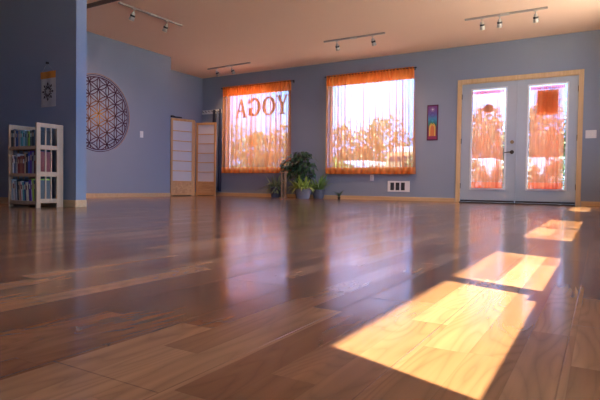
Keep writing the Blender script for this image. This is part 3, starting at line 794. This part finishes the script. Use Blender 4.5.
# 2 wide grey planter with lime plant
def spiky(bm, n, base_r, l0, l1, w, zc, lean, seed, sx=1.):
    rn = random.Random(seed)
    for k in range(n):
        a = rn.uniform(0, 2*PI); r_ = base_r*math.sqrt(rn.random()); u = rn.uniform(.15, 1)*lean
        leaf(bm, (r_*math.cos(a)*sx, r_*math.sin(a), zc), (u*math.cos(a), u*math.sin(a)*.7, 1), rn.uniform(l0, l1), w*rn.uniform(.7, 1.2), rn.uniform(.2, .75)*u, seg=6)
t = thing('potted_plant', 'lime green leafy plant in the wide grey bowl planter by the wall', 'plant', (-5.01, 8.60, 0))
pot(t, [(.125, 0), (.135, .01), (.155, .10), (.17, .185), (.188, .19), (.188, .215), (.165, .215), (.158, .18)], Mt['pot_grey'], syy=.62, soil_r=.158, soil_z=.185)
bm = B(); spiky(bm, 110, .14, .17, .34, .036, .18, 1.6, 3, 1.1); obj('foliage', bm, Mt['leaf_lime'], t, smooth=True)
# 3 smaller slate pot with spider plant
t = thing('potted_plant', 'spidery green plant in the smaller slate pot, rightmost of the potted plants', 'plant', (-4.775, 8.80, 0))
pot(t, [(.09, 0), (.10, .01), (.125, .15), (.135, .155), (.135, .18), (.118, .18), (.112, .15)], Mt['pot_dark'], syy=.9, soil_r=.112, soil_z=.155)
bm = B(); spiky(bm, 80, .08, .24, .46, .026, .15, 1.15, 8); obj('foliage', bm, Mt['leaf_mid'], t, smooth=True)
# 4 left pot, spreading
t = thing('potted_plant', 'grey green spreading plant in a dark pot, leftmost of the potted plants', 'plant', (-5.72, 8.72, 0))
pot(t, [(.085, 0), (.10, .01), (.13, .20), (.14, .205), (.14, .225), (.12, .225), (.116, .19)], Mt['pot_dark'], soil_r=.116, soil_z=.195)
bm = B(); spiky(bm, 120, .10, .20, .42, .032, .17, 1.7, 12); rn = random.Random(3)
for k in range(60):
    a = rn.uniform(0, 2*PI); leaf(bm, (.12*math.cos(a), .12*math.sin(a), rn.uniform(.12, .32)), (math.cos(a), math.sin(a), rn.uniform(-.6, .5)), rn.uniform(.06, .11), .035, .5)
for v in bm.verts: v.co.y = min(v.co.y, .36); v.co.z = max(v.co.z, .01)
obj('foliage', bm, Mt['leaf_grey'], t, smooth=True)
# 5 small sprout
t = thing('small_plant', 'tiny dark green sprout standing alone on the floor under the window edge', 'plant', (-4.36, 8.86, 0))
obj('pot', lathe(B(), [(.022, 0), (.028, .03), (.03, .045), (.024, .045)], seg=16), Mt['soil'], t)
bm = B()
for k, (a, l, u) in enumerate(((0.3, .20, .55), (1.2, .15, .3), (2.8, .20, .9), (3.4, .14, .4), (4.6, .12, .6), (5.6, .17, .7))):
    leaf(bm, (.01*math.cos(a), .01*math.sin(a), .04), (u*math.cos(a), u*math.sin(a)*.4, 1), l, .034, .15, seg=5)
obj('foliage', bm, Mt['leaf_dark'], t, smooth=True)

# ------------------------------------------------------------------ track lights
Mt['bulb'] = mat('warm lamp face', (.8, .7, .55), .5)
_b = Mt['bulb'].node_tree.nodes['Principled BSDF']; _b.inputs['Emission Color'].default_value = (1, .75, .5, 1); _b.inputs['Emission Strength'].default_value = .35
def track(p, q, heads, label, lamp=30., z=H):
    p, q = Vector((*p, z)), Vector((*q, z)); dv = q-p; ln = dv.length; u = dv/ln; c = (p+q)/2
    t = thing('track_light', label, 'track light', c, math.atan2(u.y, u.x), 'track lights on the ceiling')
    obj('track', box(B(), -ln/2, ln/2, -.0175, .0175, -.022, 0), Mt['track'], t, bevel=.002)
    obj('feed_box', box(B(), -.06, .06, -.03, .03, -.027, 0), Mt['lamp'], t, bevel=.004)
    for hd in heads:
        s, tilt, tw = hd; x = (s-.5)*ln
        bm = B(); box(bm, x-.03, x+.03, -.015, .015, -.032, -.022); tube(bm, [(x, 0, -.03), (x, 0, -.075)], .007, 8)
        f = obj('lamp_head', bm, Mt['lamp'], t)
        d = Vector((math.sin(tilt)*math.cos(tw), math.sin(tilt)*math.sin(tw), -math.cos(tilt))); a = Vector((x, 0, -.07))
        bm = B(); tube(bm, [a, a+d*.012, a+d*.045, a+d*.085, a+d*.115], [.014, .024, .026, .036, .038], 16); obj('lamp_shade', bm, Mt['lamp'], f, smooth=True)
        bm = B(); tube(bm, [a+d*.038, a+d*.062], .0345, 16); obj('shade_band', bm, Mt['black'], f)
        bm = B(); tube(bm, [a+d*.114, a+d*.119], .030, 16); obj('bulb_face', bm, Mt['bulb'], f)
        l = bpy.data.lights.new('spot_lamp', 'SPOT'); l.energy = lamp; l.color = (1.0, .60, .34); l.spot_size = 2.0; l.spot_blend = 1.; l.shadow_soft_size = .035
        lo = bpy.data.objects.new('spot_lamp', l); C.objects.link(lo); lo.parent = f
        lo.location = a+d*.13; lo.rotation_euler = d.to_track_quat('-Z', 'Y').to_euler()
track((-7.305, 8.42), (-6.148, 8.36), [(.215, .5, 1.5), (.575, .55, 1.3)], 'ceiling track light with two spots nearest the folding screen')
track((-4.145, 7.745), (-3.045, 7.745), [(.225, .5, 1.6), (.81, .5, 1.4)], 'ceiling track light with two spots before the window by the door')
track((-1.785, 7.69), (-.692, 7.69), [(.22, .4, 1.5), (.44, .4, 1.7), (.865, .4, 1.5)], 'ceiling track light with three spots above the double door', 9.)
track((-5.735, 4.775), (-5.684, 5.935), [(.215, .5, 1.6), (.735, .5, 1.5)], 'ceiling track light with two spots running towards the mandala wall')

# ------------------------------------------------------------------ outside
struct('ground', box(B(), -90, 70, -40, 120, -.45, -.25), Mt['ground'], 'pale gravel ground outside the windows')
struct('bounce_slab', box(B(), XR+.15, 9, -12, 16, -.25, -.12), mat('side bounce concrete', (.86, .64, .44), .9, var=.05), 'pale slab added outside the side windows to bounce sun indoors')  # added reflector: throws warm sun up through the side windows
struct('bounce_slab', box(B(), -12, XR+.14, D+.17, 14.0, -.25, -.12), mat('back bounce concrete', (.86, .64, .44), .9, var=.05), 'pale slab added outside the back windows to bounce sun indoors')  # added reflector: warms the ceiling through the back windows
struct('sun_cut_eave', box(B(), XR+.15, 1.20, -7.2, 10.2, 2.596, 2.85), Mt['stucco'], 'unseen roof overhang set to cut the sun patches of the side windows')  # unseen overhang, edge placed to trim the sun patches on the floor
struct('roof', box(B(), -9.6, XR+.15, -6.9, D+.16, H+.17, H+.3), Mt['stucco'], 'roof slab')
def tree(x, y, h, w, m, seed, label):
    rn = random.Random(seed); t = thing('tree', label, 'tree', (x, y, -.25), group='trees across the lot')
    bm = B(); tube(bm, [(0, 0, 0), (.1, 0, h*.3), (-.05, .1, h*.65)], [.22, .16, .07], 8)
    for k in range(5):
        a = k*1.3; tube(bm, [(0, 0, h*.25+.2*k), (w*.3*math.cos(a), w*.3*math.sin(a), h*.55+.1*k)], [.08, .03], 6)
    obj('trunk', bm, Mt['bark'], t)
    bm = B(); lobes = [(rn.uniform(-.55, .55)*w/2, rn.uniform(-.4, .4)*w/2, rn.uniform(.14, .80)*h, rn.uniform(.22, .38)*w) for _ in range(11)]
    lobes += [(0, 0, h*.84, .16*h)]
    for k in range(2200):
        lx, ly, lz, lr = rn.choice(lobes); v = Vector((rn.gauss(0, 1), rn.gauss(0, 1), rn.gauss(0, 1))).normalized()*lr*rn.uniform(.6, 1)
        p = Vector((lx, ly, lz))+Vector((v.x, v.y, v.z*.8)); p.z = max(.1, min(p.z, h))
        leaf(bm, p, (rn.uniform(-1, 1), rn.uniform(-1, 1), rn.uniform(-.5, .7)), rn.uniform(.25, .42), rn.uniform(.16, .28), .2, seg=2)
    obj('crown', bm, m, t)
kinds = ['olive', 'green', 'rust']
spots = [(-36.0, 35, 6.6, 6.5, 0), (-31.5, 34, 5.2, 6.0, 2), (-27.0, 33, 6.3, 6.0, 1), (-22.8, 32, 5.0, 5.6, 0), (-18.6, 32, 5.4, 5.2, 2), (-16.6, 34, 5.4, 5.6, 0), (-14.2, 35.5, 6.1, 5.2, 1), (-9.6, 36, 5.4, 4.4, 2), (-6.9, 36.5, 5.5, 5.8, 0), (-3.4, 37, 5.6, 5.8, 2), (-.3, 36.5, 5.4, 5.8, 1), (2.6, 31, 4.6, 4.8, 0), (-11.6, 37.5, 5.4, 4.8, 2), (-8.0, 43, 5.9, 6.2, 1), (-4.8, 43.5, 6.0, 6.4, 0), (-1.6, 43.5, 5.9, 6.2, 2)]
where = ['far beyond the recess', 'seen past the folding screen', 'behind the YOGA window at its outer side', 'behind the YOGA window', 'behind the wall between the windows', 'behind the curtain near the plants', 'tallest behind the window by the door', 'behind the hanging and window edge', 'behind the left door leaf', 'between the door leaves', 'behind the right door leaf', 'past the door corner', 'behind the box truck', 'in the second row left of the doors', 'in the second row behind the door split', 'in the second row behind the right door leaf']
for i, (x, y, h, w, k) in enumerate(spots):
    tree(x, y, h*(1.12 if x > -8 else .92)+.2, w, (Mt['tree1'], Mt['tree2'], Mt['tree3'])[k], 40+i, '%s leafy tree across the lot, %s' % (kinds[k], where[i]))
def bush(x, y, r_, m, seed, label):
    rn = random.Random(seed); bm = B()
    for k in range(900):
        v = Vector((rn.gauss(0, 1), rn.gauss(0, 1), abs(rn.gauss(0, 1)))).normalized()*r_*rn.uniform(.75, 1)
        leaf(bm, (v.x, v.y, v.z*1.5), (rn.uniform(-1, 1), rn.uniform(-1, 1), rn.uniform(-.3, 1)), .17+.12*(y > 20), .08+.09*(y > 20), .2, seg=2)
    o = obj('shrub', bm, m); o.location = (x, y, -.25); prop(o, label, 'shrub', 'hedge shrubs' if y > 20 else None)
bush(-7.7, 15.2, .95, Mt['bush'], 1, 'yellow green shrub outside the window above the sprout')
def car(x, y, rz, s, label, van=False):
    t = thing('parked_car', label, 'car', (x, y, -.25), rz, 'parked white vehicles'); L_ = 2.2
    if van: prof = [(-2.4, .35), (-2.45, 1.1), (-2.35, 2.1), (1.0, 2.12), (1.7, 1.35), (2.45, 1.1), (2.5, .4)]; gl = [(.15, 1.35), (.15, 1.9), (1.0, 1.9), (1.35, 1.4)]
    else: prof = [(-2.2, .35), (-2.25, .8), (-2.1, 1.0), (-1.3, 1.08), (-.75, 1.55), (.55, 1.6), (1.2, 1.1), (2.1, .95), (2.25, .65), (2.25, .35)]; gl = [(-1.15, 1.1), (-.68, 1.47), (.5, 1.52), (.98, 1.12)]
    bm = B(); prism(bm, prof, lambda a, b, tt: (a, tt, b), -.85, .85); obj('body', bm, Mt['carwhite'], t, bevel=.06)
    for sd in (-1, 1):
        bm = B(); prism(bm, gl, lambda a, b, tt: (a, tt, b), sd*.851, sd*.86); obj('side_window', bm, Mt['carglass'], t)
    for wx_ in (-1.4, 1.4):
        for sd in (-1, 1):
            bm = B(); tube(bm, [(wx_, sd*.70, .33), (wx_, sd*.88, .33)], .33, 20); obj('wheel', bm, Mt['tyre'], t)
            bm = B(); tube(bm, [(wx_, sd*.885, .33), (wx_, sd*.89, .33)], .19, 16); obj('hubcap', bm, Mt['nickel'], t)
car(-12.9, 31.0, 1.5, 1, 'white parked van behind the middle of the window by the door', True)
car(-21.0, 28.0, .1, 1, 'white parked car behind the window with lettering')
car(-5.7, 30.5, 1.6, 1, 'white parked van behind the left door leaf', True)
car(-3.4, 30.5, 1.62, 1, 'white parked van behind the right door leaf, the one nearer the middle of the doors', True)
car(-1.3, 30.5, 1.5, 1, 'white parked van behind the right door leaf, the one nearer the switch', True)
hedge = ['behind the outer edge of the lettered window', 'behind the lettered window', 'behind the plants', 'behind the wall between the windows', 'behind the first folds of the window by the door', 'in front of the white van', 'in front of the box truck', 'behind the wall hanging', 'behind the door hinge side', 'behind the left door leaf', 'behind the door split', 'behind the right door leaf', 'past the switch']
for i in range(13):
    x = -25.2+2.18*i
    rn2 = random.Random(i); bush(x, 25+rn2.uniform(-.4, .4), (1.36 if i > 7 else 1.15)+rn2.uniform(-.08, .08), (Mt['tree1'], Mt['tree3'], Mt['tree2'])[i % 3], 60+i, 'low clipped shrub of the hedge, %s' % hedge[i])
t = thing('box_truck', 'brown truck with white cargo top behind the upper right of the window by the door', 'truck', (-9.15, 29.0, -.25))
obj('cargo_box', box(B(), -.95, .95, -1.5, 2.6, 2.05, 2.78), Mt['carwhite'], t, bevel=.03)
bm = B(); prism(bm, [(-3.2, .5), (-3.2, 1.5), (-2.7, 2.4), (-1.55, 2.5), (-1.55, .5)], lambda a, b, tt: (tt, a, b), -.9, .9); obj('cab', bm, Mt['tree3'], t, bevel=.05)
obj('lower_body', box(B(), -.95, .95, -1.5, 2.6, .5, 2.05), Mt['tree3'], t, bevel=.03)
obj('windscreen', box(B(), -.7, .7, -2.99, -2.93, 1.75, 2.15), Mt['carglass'], t)
for yy_ in (-2.4, 2.0):
    for sd in (-1, 1):
        bm = B(); tube(bm, [(sd*.8, yy_, .45), (sd*.97, yy_, .45)], .45, 20); obj('wheel', bm, Mt['tyre'], t)

# ------------------------------------------------------------------ light
w = bpy.data.worlds.new('sky'); S.world = w; w.use_nodes = True
N = w.node_tree.nodes; L = w.node_tree.links; bg = N['Background']
tc = N.new('ShaderNodeTexCoord'); sp_ = N.new('ShaderNodeSeparateXYZ'); L.new(tc.outputs['Generated'], sp_.inputs[0])
rp = N.new('ShaderNodeValToRGB'); L.new(sp_.outputs[2], rp.inputs[0])
el = rp.color_ramp.elements; el[0].position = 0; el[0].color = (.18, .32, .64, 1); el[1].position = .9; el[1].color = (.20, .42, 1.0, 1)
k = el.new(.17); k.color = (.20, .35, .68, 1)
k = el.new(.32); k.color = (.52, .72, 1.0, 1)
nz = N.new('ShaderNodeTexNoise'); nz.inputs['Scale'].default_value = 4.2; nz.inputs['Detail'].default_value = 6
L.new(tc.outputs['Generated'], nz.inputs['Vector'])
mr = N.new('ShaderNodeMapRange'); mr.inputs[1].default_value = .47; mr.inputs[2].default_value = .66; mr.inputs[3].default_value = 1; mr.inputs[4].default_value = 1.7; L.new(nz.outputs['Fac'], mr.inputs[0])
hs = N.new('ShaderNodeMix'); hs.data_type = 'RGBA'; L.new(rp.outputs[0], hs.inputs[6]); hs.inputs[7].default_value = (.24, .34, .54, 1)
m0 = N.new('ShaderNodeMapRange'); m0.inputs[1].default_value = .47; m0.inputs[2].default_value = .66; m0.inputs[4].default_value = .7; L.new(nz.outputs['Fac'], m0.inputs[0]); L.new(m0.outputs[0], hs.inputs[0])
vs = N.new('ShaderNodeVectorMath'); vs.operation = 'SCALE'; L.new(hs.outputs[2], vs.inputs[0]); L.new(mr.outputs[0], vs.inputs['Scale'])
L.new(vs.outputs[0], bg.inputs[0]); bg.inputs[1].default_value = 5.5
sl = bpy.data.lights.new('sun', 'SUN'); sl.energy = 17; so = bpy.data.objects.new('sun', sl); C.objects.link(so)
sl.energy = 17; sl.color = (1.0, .93, .68); sl.angle = math.radians(.4)
T = 1.68; d = Vector((-1, .37, -T)).normalized()
so.rotation_euler = d.to_track_quat('-Z', 'Y').to_euler(); so.location = (6, -2, 10)
def portal(name, loc, rot, sx_, sy__):
    l = bpy.data.lights.new(name, 'AREA'); l.shape = 'RECTANGLE'; l.size = sx_; l.size_y = sy__; l.cycles.is_portal = True
    o = bpy.data.objects.new(name, l); C.objects.link(o); o.location = loc; o.rotation_euler = rot
for i, W in enumerate(RW+RW_ADDED): portal('sky_portal', (XR+.12, (W[0]+W[1])/2, (W[2]+W[3])/2), (0, PI/2, 0), W[3]-W[2], W[1]-W[0])
for W in (W1, W2, (DX0, DX1, 0.2, DZ)): portal('sky_portal', ((W[0]+W[1])/2, D+.15, (W[2]+W[3])/2), (-PI/2, 0, 0), W[1]-W[0], W[3]-W[2])

S.view_settings.view_transform = 'Standard'; S.view_settings.look = 'None'; S.view_settings.gamma = 1
S.view_settings.use_curve_mapping = False; S.view_settings.exposure = 1.12
S.cycles.use_denoising = True
S.cycles.max_bounces = 14; S.cycles.diffuse_bounces = 7; S.cycles.glossy_bounces = 5; S.cycles.transparent_max_bounces = 32
S.cycles.sample_clamp_indirect = 4
S.cycles.use_adaptive_sampling = False
S.cycles.denoiser = 'OPENIMAGEDENOISE'
S.cycles.denoising_prefilter = 'ACCURATE'
S.cycles.denoising_input_passes = 'RGB_ALBEDO_NORMAL'
